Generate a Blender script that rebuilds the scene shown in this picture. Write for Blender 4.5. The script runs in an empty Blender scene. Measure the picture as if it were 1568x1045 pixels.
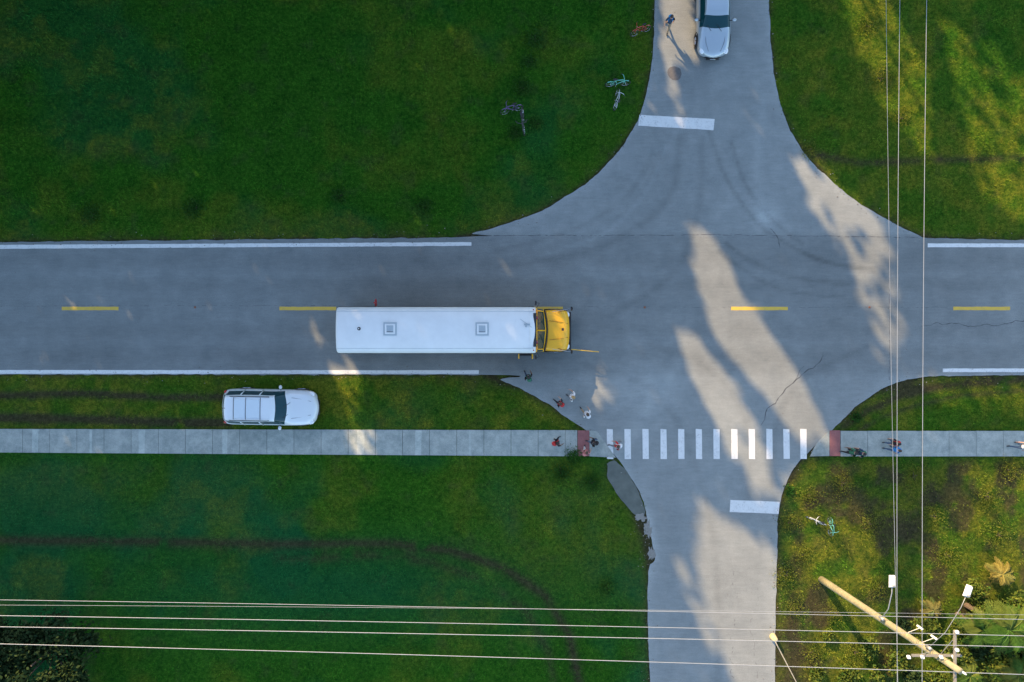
import bpy, math, random
import numpy as np
from mathutils import Vector, Matrix
from mathutils.geometry import delaunay_2d_cdt
random.seed(7); rng=np.random.default_rng(7)
H=37.333; S=28.0
scene=bpy.context.scene
def P(px,py,z=0.0):
    k=(H-z)/H/S
    return ((px-784)*k,(522.5-py)*k)
def P3(px,py,z=0.0):
    a=P(px,py,z); return Vector((a[0],a[1],z))
# ------------------------------------------------------------ numpy noise
_lat=rng.random((8,256,256))
def vn(x,y,seed=0):
    L=_lat[seed%8]; x=np.asarray(x,float)+seed*13.7; y=np.asarray(y,float)+seed*7.1
    xi=np.floor(x).astype(int); yi=np.floor(y).astype(int); fx=x-xi; fy=y-yi
    fx=fx*fx*(3-2*fx); fy=fy*fy*(3-2*fy)
    a=L[xi%256,yi%256]; b=L[(xi+1)%256,yi%256]; c=L[xi%256,(yi+1)%256]; d=L[(xi+1)%256,(yi+1)%256]
    return (a*(1-fx)+b*fx)*(1-fy)+(c*(1-fx)+d*fx)*fy
def fbm(x,y,s,seed=0,o=4):
    t=0;a=1;n=0
    for i in range(o):
        t=t+a*vn(x/s*2**i,y/s*2**i,seed+i); n+=a; a*=.55
    return t/n
def sstep(a,b,x):
    t=np.clip((x-a)/(b-a),0,1); return t*t*(3-2*t)
def pdist(x,y,pts,closed=False):
    d=np.full(np.shape(x),1e9); n=len(pts)
    for i in range(n if closed else n-1):
        ax,ay=pts[i]; bx,by=pts[(i+1)%n]; dx,dy=bx-ax,by-ay; L=dx*dx+dy*dy+1e-12
        t=np.clip(((x-ax)*dx+(y-ay)*dy)/L,0,1)
        d=np.minimum(d,np.hypot(x-ax-t*dx,y-ay-t*dy))
    return d
def inside(x,y,pts):
    r=np.zeros(np.shape(x),bool); n=len(pts); j=n-1
    for i in range(n):
        xi,yi=pts[i]; xj,yj=pts[j]
        if yi!=yj:
            r^=((yi>y)!=(yj>y))&(x<(xj-xi)*(y-yi)/(yj-yi)+xi)
        j=i
    return r
def PP(l): return [P(*a) for a in l]
# ------------------------------------------------------------ materials
def newmat(name):
    m=bpy.data.materials.new(name); m.use_nodes=True
    nt=m.node_tree; b=nt.nodes['Principled BSDF']; return m,nt,b
def N(nt,t,**k):
    n=nt.nodes.new(t)
    for a,v in k.items():
        if a in n.inputs.keys(): n.inputs[a].default_value=v
        else: setattr(n,a,v)
    return n
def noise(nt,scale,detail=4,rough=.6,co=None,stretch=None):
    n=N(nt,'ShaderNodeTexNoise'); n.inputs['Scale'].default_value=scale; n.inputs['Detail'].default_value=detail; n.inputs['Roughness'].default_value=rough
    if co is None:
        co=N(nt,'ShaderNodeTexCoord').outputs['Object']
    if stretch:
        mp=N(nt,'ShaderNodeMapping'); mp.inputs['Scale'].default_value=stretch; nt.links.new(co,mp.inputs['Vector']); co=mp.outputs[0]
    nt.links.new(co,n.inputs['Vector']); return n.outputs['Fac']
def mixc(nt,f,a,b,mode='MIX'):
    n=nt.nodes.new('ShaderNodeMix'); n.data_type='RGBA'; n.blend_type=mode
    def s(sock,v):
        if isinstance(v,(tuple,list)): sock.default_value=(*v[:3],1)
        elif isinstance(v,(int,float)): sock.default_value=v
        else: nt.links.new(v,sock)
    s(n.inputs[0],f); s(n.inputs[6],a); s(n.inputs[7],b); return n.outputs[2]
def mr(nt,v,a,b,c,d):
    n=nt.nodes.new('ShaderNodeMapRange'); nt.links.new(v,n.inputs[0])
    for i,q in enumerate((a,b,c,d)): n.inputs[i+1].default_value=q
    return n.outputs[0]
def mth(nt,op,a,b):
    n=nt.nodes.new('ShaderNodeMath'); n.operation=op
    for i,v in enumerate((a,b)):
        if isinstance(v,(int,float)): n.inputs[i].default_value=v
        else: nt.links.new(v,n.inputs[i])
    return n.outputs[0]
def attr(nt,name):
    n=nt.nodes.new('ShaderNodeAttribute'); n.attribute_name=name; return n.outputs['Fac']
def gray(nt,v):
    n=nt.nodes.new('ShaderNodeCombineColor')
    for i in range(3): nt.links.new(v,n.inputs[i])
    return n.outputs[0]
def bump(nt,b,v,st,dist=.02):
    n=nt.nodes.new('ShaderNodeBump'); n.inputs['Strength'].default_value=st; n.inputs['Distance'].default_value=dist
    nt.links.new(v,n.inputs['Height']); nt.links.new(n.outputs[0],b.inputs['Normal'])
_mc={}
def M(name,col,rough=.6,metal=0,var=.15,scale=6,coat=0,bmp=0):
    if name in _mc: return _mc[name]
    m,nt,b=newmat(name)
    f=noise(nt,scale,3,.65)
    c=mixc(nt,f,tuple(x*(1-var) for x in col),tuple(min(1,x*(1+var)) for x in col))
    nt.links.new(c,b.inputs['Base Color'])
    b.inputs['Roughness'].default_value=rough; b.inputs['Metallic'].default_value=metal
    if coat: b.inputs['Coat Weight'].default_value=coat; b.inputs['Coat Roughness'].default_value=.05
    if bmp: bump(nt,b,f,bmp)
    _mc[name]=m; return m
# ------------------------------------------------------------ mesh builder
class MB:
    def __init__(s): s.v=[];s.f=[];s.m=[];s.mats=[]
    def mi(s,m):
        if m not in s.mats: s.mats.append(m)
        return s.mats.index(m)
    def add(s,vs,fs,m):
        o=len(s.v); s.v+= [tuple(a) for a in vs]
        for i,f in enumerate(fs):
            s.f.append([o+k for k in f]); s.m.append(s.mi(m[i] if isinstance(m,list) else m))
    def box(s,c,d,m,rot=0,taper=1.0,rx=0):
        R=Matrix.Rotation(rot,3,'Z')@Matrix.Rotation(rx,3,'X'); vs=[]
        for z in (-.5,.5):
            k=taper if z>0 else 1
            for x,y in ((-.5,-.5),(.5,-.5),(.5,.5),(-.5,.5)):
                vs.append(Vector(c)+R@Vector((x*d[0]*k,y*d[1]*k,z*d[2])))
        s.add(vs,[(3,2,1,0),(4,5,6,7),(0,1,5,4),(1,2,6,5),(2,3,7,6),(3,0,4,7)],m)
    def cyl(s,a,b,r1,m,r2=None,n=10,cap=True):
        a=Vector(a);b=Vector(b); r2=r1 if r2 is None else r2
        q=(b-a).to_track_quat('Z','Y'); vs=[]
        for p,r in ((a,r1),(b,r2)):
            for i in range(n):
                t=2*math.pi*i/n; vs.append(p+q@Vector((r*math.cos(t),r*math.sin(t),0)))
        fs=[(i,(i+1)%n,n+(i+1)%n,n+i) for i in range(n)]
        if cap: fs+=[tuple(range(n))[::-1],tuple(range(n,2*n))]
        s.add(vs,fs,m)
    def tube(s,pts,r,m,n=6):
        pts=[Vector(p) for p in pts]; vs=[];k=len(pts)
        for i,p in enumerate(pts):
            t=(pts[min(i+1,k-1)]-pts[max(i-1,0)]); q=t.to_track_quat('Z','Y')
            rr=r[i] if isinstance(r,(list,tuple)) else r
            for j in range(n):
                a=2*math.pi*j/n; vs.append(p+q@Vector((rr*math.cos(a),rr*math.sin(a),0)))
        fs=[(i*n+j,i*n+(j+1)%n,(i+1)*n+(j+1)%n,(i+1)*n+j) for i in range(k-1) for j in range(n)]
        fs+=[tuple(range(n))[::-1],tuple(range((k-1)*n,k*n))]
        s.add(vs,fs,m)
    def sph(s,c,r,m,nu=12,nv=8,rot=None):
        if isinstance(r,(int,float)): r=(r,r,r)
        vs=[];c=Vector(c)
        for j in range(nv+1):
            ph=math.pi*j/nv
            for i in range(nu):
                t=2*math.pi*i/nu; p=Vector((r[0]*math.sin(ph)*math.cos(t),r[1]*math.sin(ph)*math.sin(t),r[2]*math.cos(ph)))
                vs.append(c+(rot@p if rot else p))
        fs=[(j*nu+i,(j+1)*nu+i,(j+1)*nu+(i+1)%nu,j*nu+(i+1)%nu) for j in range(nv) for i in range(nu)]
        s.add(vs,fs,m)
    def torus(s,c,R,r,m,axis='Y',n=28,k=8):
        vs=[];c=Vector(c)
        for i in range(n):
            a=2*math.pi*i/n
            for j in range(k):
                b=2*math.pi*j/k; q=R+r*math.cos(b)
                p=(q*math.cos(a),r*math.sin(b),q*math.sin(a)) if axis=='Y' else (q*math.cos(a),q*math.sin(a),r*math.sin(b))
                vs.append(c+Vector(p))
        fs=[(i*k+j,((i+1)%n)*k+j,((i+1)%n)*k+(j+1)%k,i*k+(j+1)%k) for i in range(n) for j in range(k)]
        s.add(vs,fs,m)
    def loft(s,secs,mf):
        n=len(secs[0]); vs=[p for q in secs for p in q]; fs=[];ms=[]
        for i in range(len(secs)-1):
            for j in range(n):
                fs.append((i*n+j,i*n+(j+1)%n,(i+1)*n+(j+1)%n,(i+1)*n+j)); ms.append(mf(i,j))
        fs+=[tuple(range(n))[::-1],tuple(range((len(secs)-1)*n,len(secs)*n))]; ms+=[mf(0,0),mf(len(secs)-2,0)]
        s.add(vs,fs,ms)
    def obj(s,name,parent=None,smooth=False,loc=None,rot=0,sub=0,bevel=0,recalc=True):
        me=bpy.data.meshes.new(name); me.from_pydata(s.v,[],s.f)
        for m in s.mats: me.materials.append(m)
        me.polygons.foreach_set('material_index',s.m)
        if recalc:
            import bmesh
            bm=bmesh.new(); bm.from_mesh(me); bmesh.ops.recalc_face_normals(bm,faces=bm.faces); bm.to_mesh(me); bm.free()
        if smooth: me.polygons.foreach_set('use_smooth',[True]*len(me.polygons))
        me.update(); o=bpy.data.objects.new(name,me); scene.collection.objects.link(o)
        if parent: o.parent=parent
        if loc is not None: o.location=loc
        o.rotation_euler[2]=rot
        if bevel:
            b=o.modifiers.new('b','BEVEL'); b.width=bevel; b.segments=2; b.limit_method='ANGLE'
        if sub:
            q=o.modifiers.new('s','SUBSURF'); q.levels=sub; q.render_levels=sub
        return o
def empty(name,loc,rot=0):
    e=bpy.data.objects.new(name,None); scene.collection.objects.link(e); e.location=loc; e.rotation_euler[2]=rot; return e
def npmesh(name,V,F,mat,attrs={}):
    k=F.shape[1]; me=bpy.data.meshes.new(name)
    me.vertices.add(len(V)); me.vertices.foreach_set('co',V.astype(np.float32).ravel())
    me.loops.add(F.size); me.loops.foreach_set('vertex_index',F.astype(np.int32).ravel())
    me.polygons.add(len(F)); me.polygons.foreach_set('loop_start',np.arange(0,F.size,k,dtype=np.int32))
    me.update(calc_edges=True); me.validate()
    for a,v in attrs.items():
        at=me.attributes.new(a,'FLOAT','POINT'); at.data.foreach_set('value',v.astype(np.float32))
    me.materials.append(mat); o=bpy.data.objects.new(name,me); scene.collection.objects.link(o); return o
# ------------------------------------------------------------ outline of the roads (metres)
TL=[(690,364),(722,358),(760,348),(820,327),(860,305),(900,280),(940,240),(965,205),(980,175),(992,130),(1000,80),(1002,0)]
TR=[(1177,0),(1180,60),(1186,120),(1198,170),(1215,210),(1240,245),(1270,275),(1310,308),(1360,338),(1405,360),(1430,365),(1568,368)]
BR=[(1568,575),(1440,576),(1405,579),(1370,587),(1340,602),(1312,622),(1290,643),(1268,665),(1238,692),(1215,718),(1200,750),(1191,790),(1190,850),(1187,960),(1186,1045)]
BL=[(995,1045),(992,960),(993,875),(1003,858),(998,830),(985,768),(966,732),(948,706),(918,672),(895,658),(868,640),(840,620),(800,597),(765,582),(735,574),(0,574)]
def smooth_poly(pts):
    out=[]
    n=len(pts)
    for i in range(n-1):
        p0=pts[max(i-1,0)];p1=pts[i];p2=pts[i+1];p3=pts[min(i+2,n-1)]
        L=math.hypot(p2[0]-p1[0],p2[1]-p1[1]); k=max(1,int(L/5)) if L<2000 else 1
        for j in range(k):
            t=j/k
            if L>200: q=[p1[a]+(p2[a]-p1[a])*t for a in (0,1)]
            else: q=[.5*((2*p1[a])+(-p0[a]+p2[a])*t+(2*p0[a]-5*p1[a]+4*p2[a]-p3[a])*t*t+(-p0[a]+3*p1[a]-3*p2[a]+p3[a])*t**3) for a in (0,1)]
            out.append(tuple(q))
    out.append(pts[-1]); return out
def rough(pts,amp=.05):
    w=PP(smooth_poly(pts)); r=[]
    for x,y in w:
        r.append((x+(float(fbm(x,y,.4,1))-.5)*amp*2.4,y+(float(fbm(x,y,.4,3))-.5)*amp*2.4))
    return r
F0=400
seg=[(-F0,P(0,371)[1])]+rough([(0,371)]+TL)+[(P(1002,0)[0],F0),(P(1177,0)[0],F0)]+rough(TR)+[(F0,P(0,368)[1]),(F0,P(0,575)[1])]+rough(BR)+[(P(1186,0)[0],-F0),(P(995,0)[0],-F0)]+rough(BL)+[(-F0,P(0,574)[1])]
ROAD=seg
RD=PP([(-9000,371),(0,371)]+TL+[(1002,-9000),(1177,-9000)]+TR+[(9000,368),(9000,575)]+BR+[(1186,9000),(995,9000)]+BL+[(-9000,574)])
def sdroad(x,y):
    d=pdist(x,y,RD,True); return np.where(inside(x,y,RD),-d,d)
WALKL=PP([(-9000,657),(0,657),(902,659),(914,660),(944,701),(902,699),(0,693),(-9000,693)])
WALKR=PP([(1270,658),(9000,660),(9000,699),(1270,698),(1240,699),(1248,680)])
PUD=PP([(929,710),(940,705),(954,716),(968,736),(982,764),(988,784),(980,794),(964,780),(946,758),(932,734)])
# ------------------------------------------------------------ fields over the ground
def gz(px,py,cx,cy,sx,sy): return np.exp(-((px-cx)/sx)**2-((py-cy)/sy)**2)
DITCH=PP([(-200,828),(200,832),(420,836),(600,835),(690,846),(770,872),(835,915),(872,975),(890,1060)])
DITCHB=PP([(430,862),(560,852),(660,862),(740,890),(805,935),(840,1000),(850,1060)])
DITCH2=PP([(1225,232),(1320,250),(1420,246),(1568,243),(1700,240)])
CURL=PP([(1290,655),(1330,628),(1380,606),(1440,592),(1568,582)])
CURL2=PP([(1310,662),(1350,640),(1400,622),(1470,606),(1568,598)])
TRK1=PP([(-3000,606),(0,606),(120,603),(260,609),(345,608)])
TRK2=PP([(-3000,640),(0,640),(150,643),(280,648),(350,648)])
MUDS=PP([(999,862),(992,830),(982,795),(962,752),(940,718)])
def fields(x,y,sd):
    px=x*S+784; py=522.5-y*S
    n1=fbm(x,y,3.2,0); n2=fbm(x,y,1.1,2); n3=fbm(x,y,7,4); n4=fbm(x,y,.4,5,3)
    right=sstep(1150,1250,px); low=sstep(690,720,py); up=1-sstep(360,380,py)
    verge=sstep(560,576,py)*(1-sstep(655,665,py))
    dry_sunlit=.02+.32*sstep(.5,.72,n1)
    dry_sunlit+=(1-right)*up*.3*sstep(.48,.7,n2)*sstep(.4,.6,n3)
    dry_sunlit+= right*up*(.12+.45*sstep(.4,.7,n2)+.5*gz(px,py,1340,90,60,150)+.35*gz(px,py,1500,250,120,90))  # both gz streaks put sunlit yellow into the colour, over parched grass
    dry_sunlit+= right*low*(.3+.9*sstep(.42,.66,n2))
    dry_sunlit+= verge*(.22+.6*sstep(.4,.7,n2))
    dry_sunlit+= (1-right)*low*(.4*gz(px,py,880,800,150,110)+.2*gz(px,py,150,730,300,50))
    dry_sunlit+= .3*np.exp(-np.clip(sd,0,9)/.5)
    dry_sunlit*=.35+1.3*n4
    lush=np.clip(1.3*sstep(.45,.7,n3),0,1)*(1-right)*(.5+.5*low)+ .9*(1-right)*gz(px,py,500,900,360,70)
    m2=sstep(.25,.55,n2)
    dirt=.95*np.exp(-(pdist(x,y,DITCH)/.28)**2)*sstep(.15,.42,n2)+.6*np.exp(-(pdist(x,y,DITCHB)/.25)**2)*m2
    dirt+=.8*np.exp(-(pdist(x,y,DITCH2)/.22)**2)*sstep(.25,.5,n2)
    dirt+=.9*np.exp(-(pdist(x,y,CURL)/.25)**2)*m2+.7*np.exp(-(pdist(x,y,CURL2)/.15)**2)*m2
    dirt+=1.2*np.exp(-(pdist(x,y,TRK1)/.22)**2)*sstep(.1,.4,n2)+1.3*np.exp(-(pdist(x,y,TRK2)/.27)**2)*sstep(.0,.3,n2)
    dirt+=1.1*np.exp(-(pdist(x,y,MUDS)/.42)**2)*(.5+n4)
    dirt+=1.0*np.exp(-np.clip(sd,0,9)/.13)*sstep(.25,.5,n2)
    dirt+=right*low*(.14+.75*(sstep(.45,.66,fbm(x,y,1.3,6))))+1.0*gz(px,py,1215,990,24,90)*sstep(.2,.5,n2)
    dirt+=1.0*gz(px,py,1375,592,45,12)+.9*gz(px,py,1250,690,16,16)+.6*gz(px,py,775,585,40,10)
    dirt+=.25*sstep(.6,.75,fbm(x,y,.8,7))
    return np.clip(dry_sunlit,0,1),np.clip(dirt,0,1),np.clip(lush,0,1)
# ------------------------------------------------------------ ground sheet
def axis(a,b,st):
    c=list(np.arange(a,b+1e-6,st)); e=[];d=st;p=b
    while p<1500: d*=1.35; p+=d; e.append(p)
    g=[];d=st;p=a
    while p>-1500: d*=1.35; p-=d; g.append(p)
    return np.array(g[::-1]+c+e)
xs=axis(-30,30,.14); ys=axis(-21,21,.14)
X,Y=np.meshgrid(xs,ys,indexing='ij'); x=X.ravel(); y=Y.ravel()
sd=sdroad(x,y)
def gheight(x,y,sd):
    w=np.minimum(pdist(x,y,WALKL,True),pdist(x,y,WALKR,True)); w=np.where(inside(x,y,WALKL)|inside(x,y,WALKR),0,w)
    far=sstep(.3,2.2,sd)*sstep(.05,.9,w)
    z=far*((fbm(x,y,3,1)-.5)*.2+(fbm(x,y,.5,3)-.5)*.07)
    z-=.3*np.exp(-(pdist(x,y,DITCH)/1.0)**2)*far
    z-=.05*np.exp(-(pdist(x,y,TRK2)/.2)**2)+.03*np.exp(-(pdist(x,y,TRK1)/.2)**2)
    z=np.where(sd<0,-.07*sstep(0,.3,-sd),z)
    z-=.03*sstep(.02,.12,-np.where(w==0,-.2,.2))
    return z
gzv=gheight(x,y,sd)
dry_sunlit,dirt,lush=fields(x,y,sd)
nx,ny=len(xs),len(ys); I=np.arange(nx*ny).reshape(nx,ny)
F=np.stack([I[:-1,:-1],I[1:,:-1],I[1:,1:],I[:-1,1:]],-1).reshape(-1,4)
def grassmat(name,blade):
    m,nt,b=newmat(name); co=N(nt,'ShaderNodeTexCoord').outputs['Object']
    a=noise(nt,.8,5,.75,co); c=noise(nt,5,4,.75,co)
    col=mixc(nt,mr(nt,a,.38,.62,0,1),(.010,.080,.005),(.023,.120,.007))
    col=mixc(nt,mr(nt,c,.42,.62,0,.6),col,(.046,.145,.011))
    col=mixc(nt,mth(nt,'MULTIPLY',attr(nt,'lush'),.8),col,(.005,.095,.032))
    col=mixc(nt,mth(nt,'MULTIPLY',attr(nt,'dry_sunlit'),mr(nt,c,.3,.6,.3,.95)),col,(.165,.175,.017))
    dc=mixc(nt,c,(.026,.024,.013),(.09,.072,.042))
    col=mixc(nt,mth(nt,'MULTIPLY',attr(nt,'dirt'),.4 if blade else .9),col,dc)
    if blade:
        k=mr(nt,attr(nt,'tint'),0,1,.5,1.7)
    else:
        d=noise(nt,26,2,.8,co); k=mth(nt,'MULTIPLY',mr(nt,d,.3,.7,.38,1.2),mr(nt,c,.3,.7,.68,1.2))
    col=mixc(nt,1.0,col,gray(nt,k),'MULTIPLY')
    nt.links.new(col,b.inputs['Base Color']); b.inputs['Roughness'].default_value=.9
    b.inputs['Specular IOR Level'].default_value=.05
    if not blade: bump(nt,b,mth(nt,'ADD',c,d),1.0,.045)
    return m
npmesh('ground',np.stack([x,y,gzv],1),F,grassmat('grass_ground',False),{'dry_sunlit':dry_sunlit,'dirt':dirt,'lush':lush})
# grass blades (single mesh)
NB=400000
bx=rng.uniform(-29.5,29.5,NB); by=rng.uniform(-20,20,NB)
bs=sdroad(bx,by)
ok=(bs>-.06)&~inside(bx,by,WALKL)&~inside(bx,by,WALKR)&~inside(bx,by,PUD)
bx=bx[ok];by=by[ok];bs=bs[ok]
bd,bi,bl=fields(bx,by,bs)
ok=(rng.random(len(bx))>bi*.85)&(rng.random(len(bx))<.05+1.6*sstep(.35,.65,fbm(bx,by,.6,1)))
bx,by,bs,bd,bi,bl=[q[ok] for q in (bx,by,bs,bd,bi,bl)]
n=len(bx); bz=gheight(bx,by,bs)
th=rng.uniform(0,2*np.pi,n); ln=rng.uniform(.05,.14,n)*(.6+.9*fbm(bx,by,2,2)); hh=ln*rng.uniform(.3,.9,n); w=rng.uniform(.01,.024,n)
c,s_=np.cos(th),np.sin(th)
V=np.empty((n,3,3)); V[:,0]=np.stack([bx-s_*w,by+c*w,bz-.01],1); V[:,1]=np.stack([bx+s_*w,by-c*w,bz-.01],1); V[:,2]=np.stack([bx+c*ln,by+s_*ln,bz+hh],1)
tint=np.clip(rng.random(n)*.7+.6*(fbm(bx,by,.8,4)-.25),0,1)
r3=lambda q:np.repeat(q,3)
npmesh('grass',V.reshape(-1,3),np.arange(3*n).reshape(-1,3),grassmat('grass_blades',True),{'dry_sunlit':r3(bd),'dirt':r3(bi),'lush':r3(bl),'tint':r3(tint)})
# ------------------------------------------------------------ road
RZ=.03
pts=[Vector(p) for p in ROAD]; no=len(pts)
gx,gy=np.meshgrid(np.arange(-29,29,.17),np.arange(-20,20,.17),indexing='ij'); gx=gx.ravel()+rng.uniform(-.02,.02,gx.size);gy=gy.ravel()
k=inside(gx,gy,ROAD)&(sdroad(gx,gy)<-.12); gx=gx[k];gy=gy[k]
allp=pts+[Vector((a,b)) for a,b in zip(gx,gy)]
cv,ce,cf,_,_,_=delaunay_2d_cdt(allp,[],[list(range(no))],1,1e-5)
cvn=np.array([(p[0],p[1]) for p in cv]); rx,ry=cvn[:,0],cvn[:,1]
px=rx*S+784; py=522.5-ry*S
wear=np.zeros(len(rx))
def stroke(pl,w,amp,noi=.5):
    global wear
    d=pdist(rx,ry,PP(smooth_poly(pl))); wear+=amp*np.exp(-(d/w)**2)*(1-noi+2*noi*fbm(rx,ry,.7,3))
stroke([(1085,200),(1110,270),(1150,330),(1185,362),(1260,400),(1340,415)],.12,-.24)
stroke([(1120,220),(1140,280),(1180,335),(1230,375)],.1,-.22)
stroke([(1110,372),(1150,400),(1215,425),(1300,435)],.12,-.18)
stroke([(1100,385),(1140,415),(1200,445),(1290,455)],.1,-.15)
stroke([(1170,150),(1160,260),(1165,330),(1180,350)],.3,.14)
stroke([(1040,210),(1030,290),(980,345),(900,385),(760,410)],.2,-.16)
stroke([(1000,235),(960,300),(880,350),(760,385)],.14,-.14)
stroke([(1020,225),(985,300),(920,360),(800,400)],.1,.12)
stroke([(1075,215),(1070,320),(1030,420),(940,480)],.2,-.12)
stroke([(1145,760),(1140,640),(1080,560),(1000,530)],.22,-.13)
stroke([(1100,1045),(1095,850),(1060,700),(1000,600),(900,560)],.22,-.12)
stroke([(1180,745),(1190,650),(1230,580),(1330,530)],.2,-.12)
stroke([(940,700),(1000,620),(1040,560)],.5,.12)
for yy in (398,437,505,545): stroke([(-9000,yy),(9000,yy)],.35,-.07,.3)
stroke([(-9000,420),(9000,420)],.2,.05); stroke([(-9000,525),(9000,525)],.2,.05)
side=1-(sstep(355,365,py)*(1-sstep(566,580,py)))
wear+=side*.18
wear+=.2*np.exp(-np.clip(-sdroad(rx,ry),0,9)/.3)*side
wear+=.35*gz(px,py,996,835,9,34)+.3*gz(px,py,988,800,10,22)
wear+=.35*gz(px,py,1172,330,22,14)+.15*gz(px,py,970,590,60,40)-.2*gz(px,py,1235,640,30,40)-.3*gz(px,py,1246,684,14,14)
wear+=(fbm(rx,ry,5,2)-.5)*.32+(fbm(rx,ry,.9,5)-.5)*.2
V=np.column_stack([cvn,np.full(len(cvn),RZ)]); Fl=[tuple(f) for f in cf]
m,nt,b=newmat('asphalt'); co=N(nt,'ShaderNodeTexCoord').outputs['Object']
a=noise(nt,30,3,.85,co); a2=noise(nt,5,4,.75,co,(.25,1.6,1)); a3=noise(nt,1.3,3,.6,co)
col=mixc(nt,mr(nt,a3,.3,.7,0,1),(.172,.190,.188),(.205,.222,.216))
col=mixc(nt,1.0,col,gray(nt,mth(nt,'MULTIPLY',mr(nt,a,.25,.75,.62,1.38),mr(nt,a2,.3,.7,.92,1.08))),'MULTIPLY')
col=mixc(nt,1.0,col,gray(nt,mth(nt,'ADD',1.0,attr(nt,'wear'))),'MULTIPLY')
nt.links.new(col,b.inputs['Base Color']); b.inputs['Roughness'].default_value=.9; b.inputs['Specular IOR Level'].default_value=.2
asph=m
me=bpy.data.meshes.new('road')
skb=len(V); Vs=np.array([(p[0],p[1],-.12) for p in ROAD]); Vt=np.array([(p[0],p[1],RZ) for p in ROAD])
allV=np.vstack([V,Vt,Vs]); 
for i in range(no):
    j=(i+1)%no; Fl.append((skb+i,skb+j,skb+no+j,skb+no+i))
me.from_pydata(allV.tolist(),[],Fl); at=me.attributes.new('wear','FLOAT','POINT'); at.data.foreach_set('value',np.concatenate([wear,np.zeros(2*no)]).astype(np.float32))
me.materials.append(asph); road=bpy.data.objects.new('road',me); scene.collection.objects.link(road)
# ------------------------------------------------------------ markings
def paint(name,col,dark):
    m,nt,b=newmat(name); co=N(nt,'ShaderNodeTexCoord').outputs['Object']
    a=noise(nt,14,4,.8,co); c=noise(nt,2.5,3,.6,co)
    f=mth(nt,'MULTIPLY',mr(nt,a,.52,.68,0,.8),mr(nt,c,.35,.6,.2,1))
    cc=mixc(nt,c,col,tuple(q*.85 for q in col)); nt.links.new(mixc(nt,f,cc,dark),b.inputs['Base Color']); b.inputs['Roughness'].default_value=.6; return m
white=paint('white_road_paint',(.70,.71,.69),(.24,.25,.25)); yellow=paint('yellow_road_paint',(.66,.44,.06),(.24,.22,.14))
def quad(mb,p,z,mat):
    a,b_,c_,d=[Vector(P(*q)) for q in p]; L=(b_-a).length; k=max(1,min(400,int(L/.25))); vs=[]
    for i in range(k+1):
        t=i/k; j=lambda:random.uniform(-.008,.008)
        u=a.lerp(b_,t); w=d.lerp(c_,t); vs+=[(u[0]+j(),u[1]+j(),z),(w[0]+j(),w[1]+j(),z)]
    mb.add(vs,[(2*i,2*i+2,2*i+3,2*i+1) for i in range(k)],mat)
mb=MB(); Z1=RZ+.004
for p in ([(-2500,388),(0,381.5),(0,375.5),(-2500,382)],[(0,381.5),(722,376.8),(722,371.2),(0,375.5)],
          [(-2500,571.5),(733,572.8),(733,567.2),(-2500,565.5)],[(1420,379),(4000,380),(4000,374),(1420,373.2)],
          [(1443,570),(4000,571),(4000,565),(1443,564.5)]): quad(mb,p,Z1,white)
quad(mb,[(977,193),(1092,200),(1094,183),(979,176.5)],Z1,white)
quad(mb,[(1117,784),(1192,787),(1193.5,768.5),(1118,765.5)],Z1,white)
for cx in (934,961,988.5,1016,1043,1070,1097,1124.5,1151,1178,1204,1230): quad(mb,[(cx-4.6,703),(cx+4.9,703),(cx+4.4,657.5),(cx-5,657)],Z1,white)
mb.obj('white_road_markings')
mb=MB()
for i,x0 in enumerate([-1900,-1567,-1234,-902,-570,-238,95,428,775,1119,1459,1800,2140,2480,2820]):
    quad(mb,[(x0,475.5),(x0+87,475.5),(x0+87,470),(x0,470)],Z1,yellow)
mb.obj('yellow_road_markings')
# ------------------------------------------------------------ cracks/seams
mb=MB(); tar=M('crack_tar',(.07,.073,.076),.8)
def crack(pl,w,jit=.05,gap=.0):
    p=[Vector(q) for q in PP(pl)]; q=[]
    for i in range(len(p)-1):
        k=max(2,int((p[i+1]-p[i]).length/.12))
        for j in range(k): q.append(p[i].lerp(p[i+1],j/k))
    q.append(p[-1]); vs=[]
    for i,a in enumerate(q):
        t=(q[min(i+1,len(q)-1)]-q[max(i-1,0)]).normalized(); nrm=Vector((-t.y,t.x)); o=(float(vn(a.x*2.5,a.y*2.5,3))-.5)*jit*2+random.uniform(-.2,.2)*jit
        ww=w*random.uniform(.25,1.3); c=a+nrm*o; vs+=[(*(c+nrm*ww/2),RZ+.003),(*(c-nrm*ww/2),RZ+.003)]
    fs=[(2*i,2*i+2,2*i+3,2*i+1) for i in range(len(q)-1) if random.random()>gap]
    mb.add(vs,fs,tar)
crack([(722,361),(900,361),(1100,360),(1405,364)],.03,.03,.15)
crack([(1361,362),(1362,470),(1361,582)],.025,.03,.15)
crack([(1165,652),(1172,632),(1200,602),(1218,585),(1262,546)],.05,.12)
crack([(1218,585),(1228,560)],.03,.1)
crack([(1410,498),(1450,494),(1500,499),(1568,491),(1700,495)],.04,.14)
crack([(0,469),(400,468),(514,468)],.015,.03,.5); crack([(880,470),(1110,471)],.015,.03,.5); crack([(1220,471),(1450,471)],.015,.03,.4)
crack([(1180,350),(1190,362),(1196,380)],.05,.1)
crack([(1120,860),(1126,920),(1118,1000),(1122,1045)],.02,.15,.65)
crack([(1160,1045),(1150,960),(1160,900)],.016,.15,.65)
mb.obj('pavement_cracks')
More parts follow.
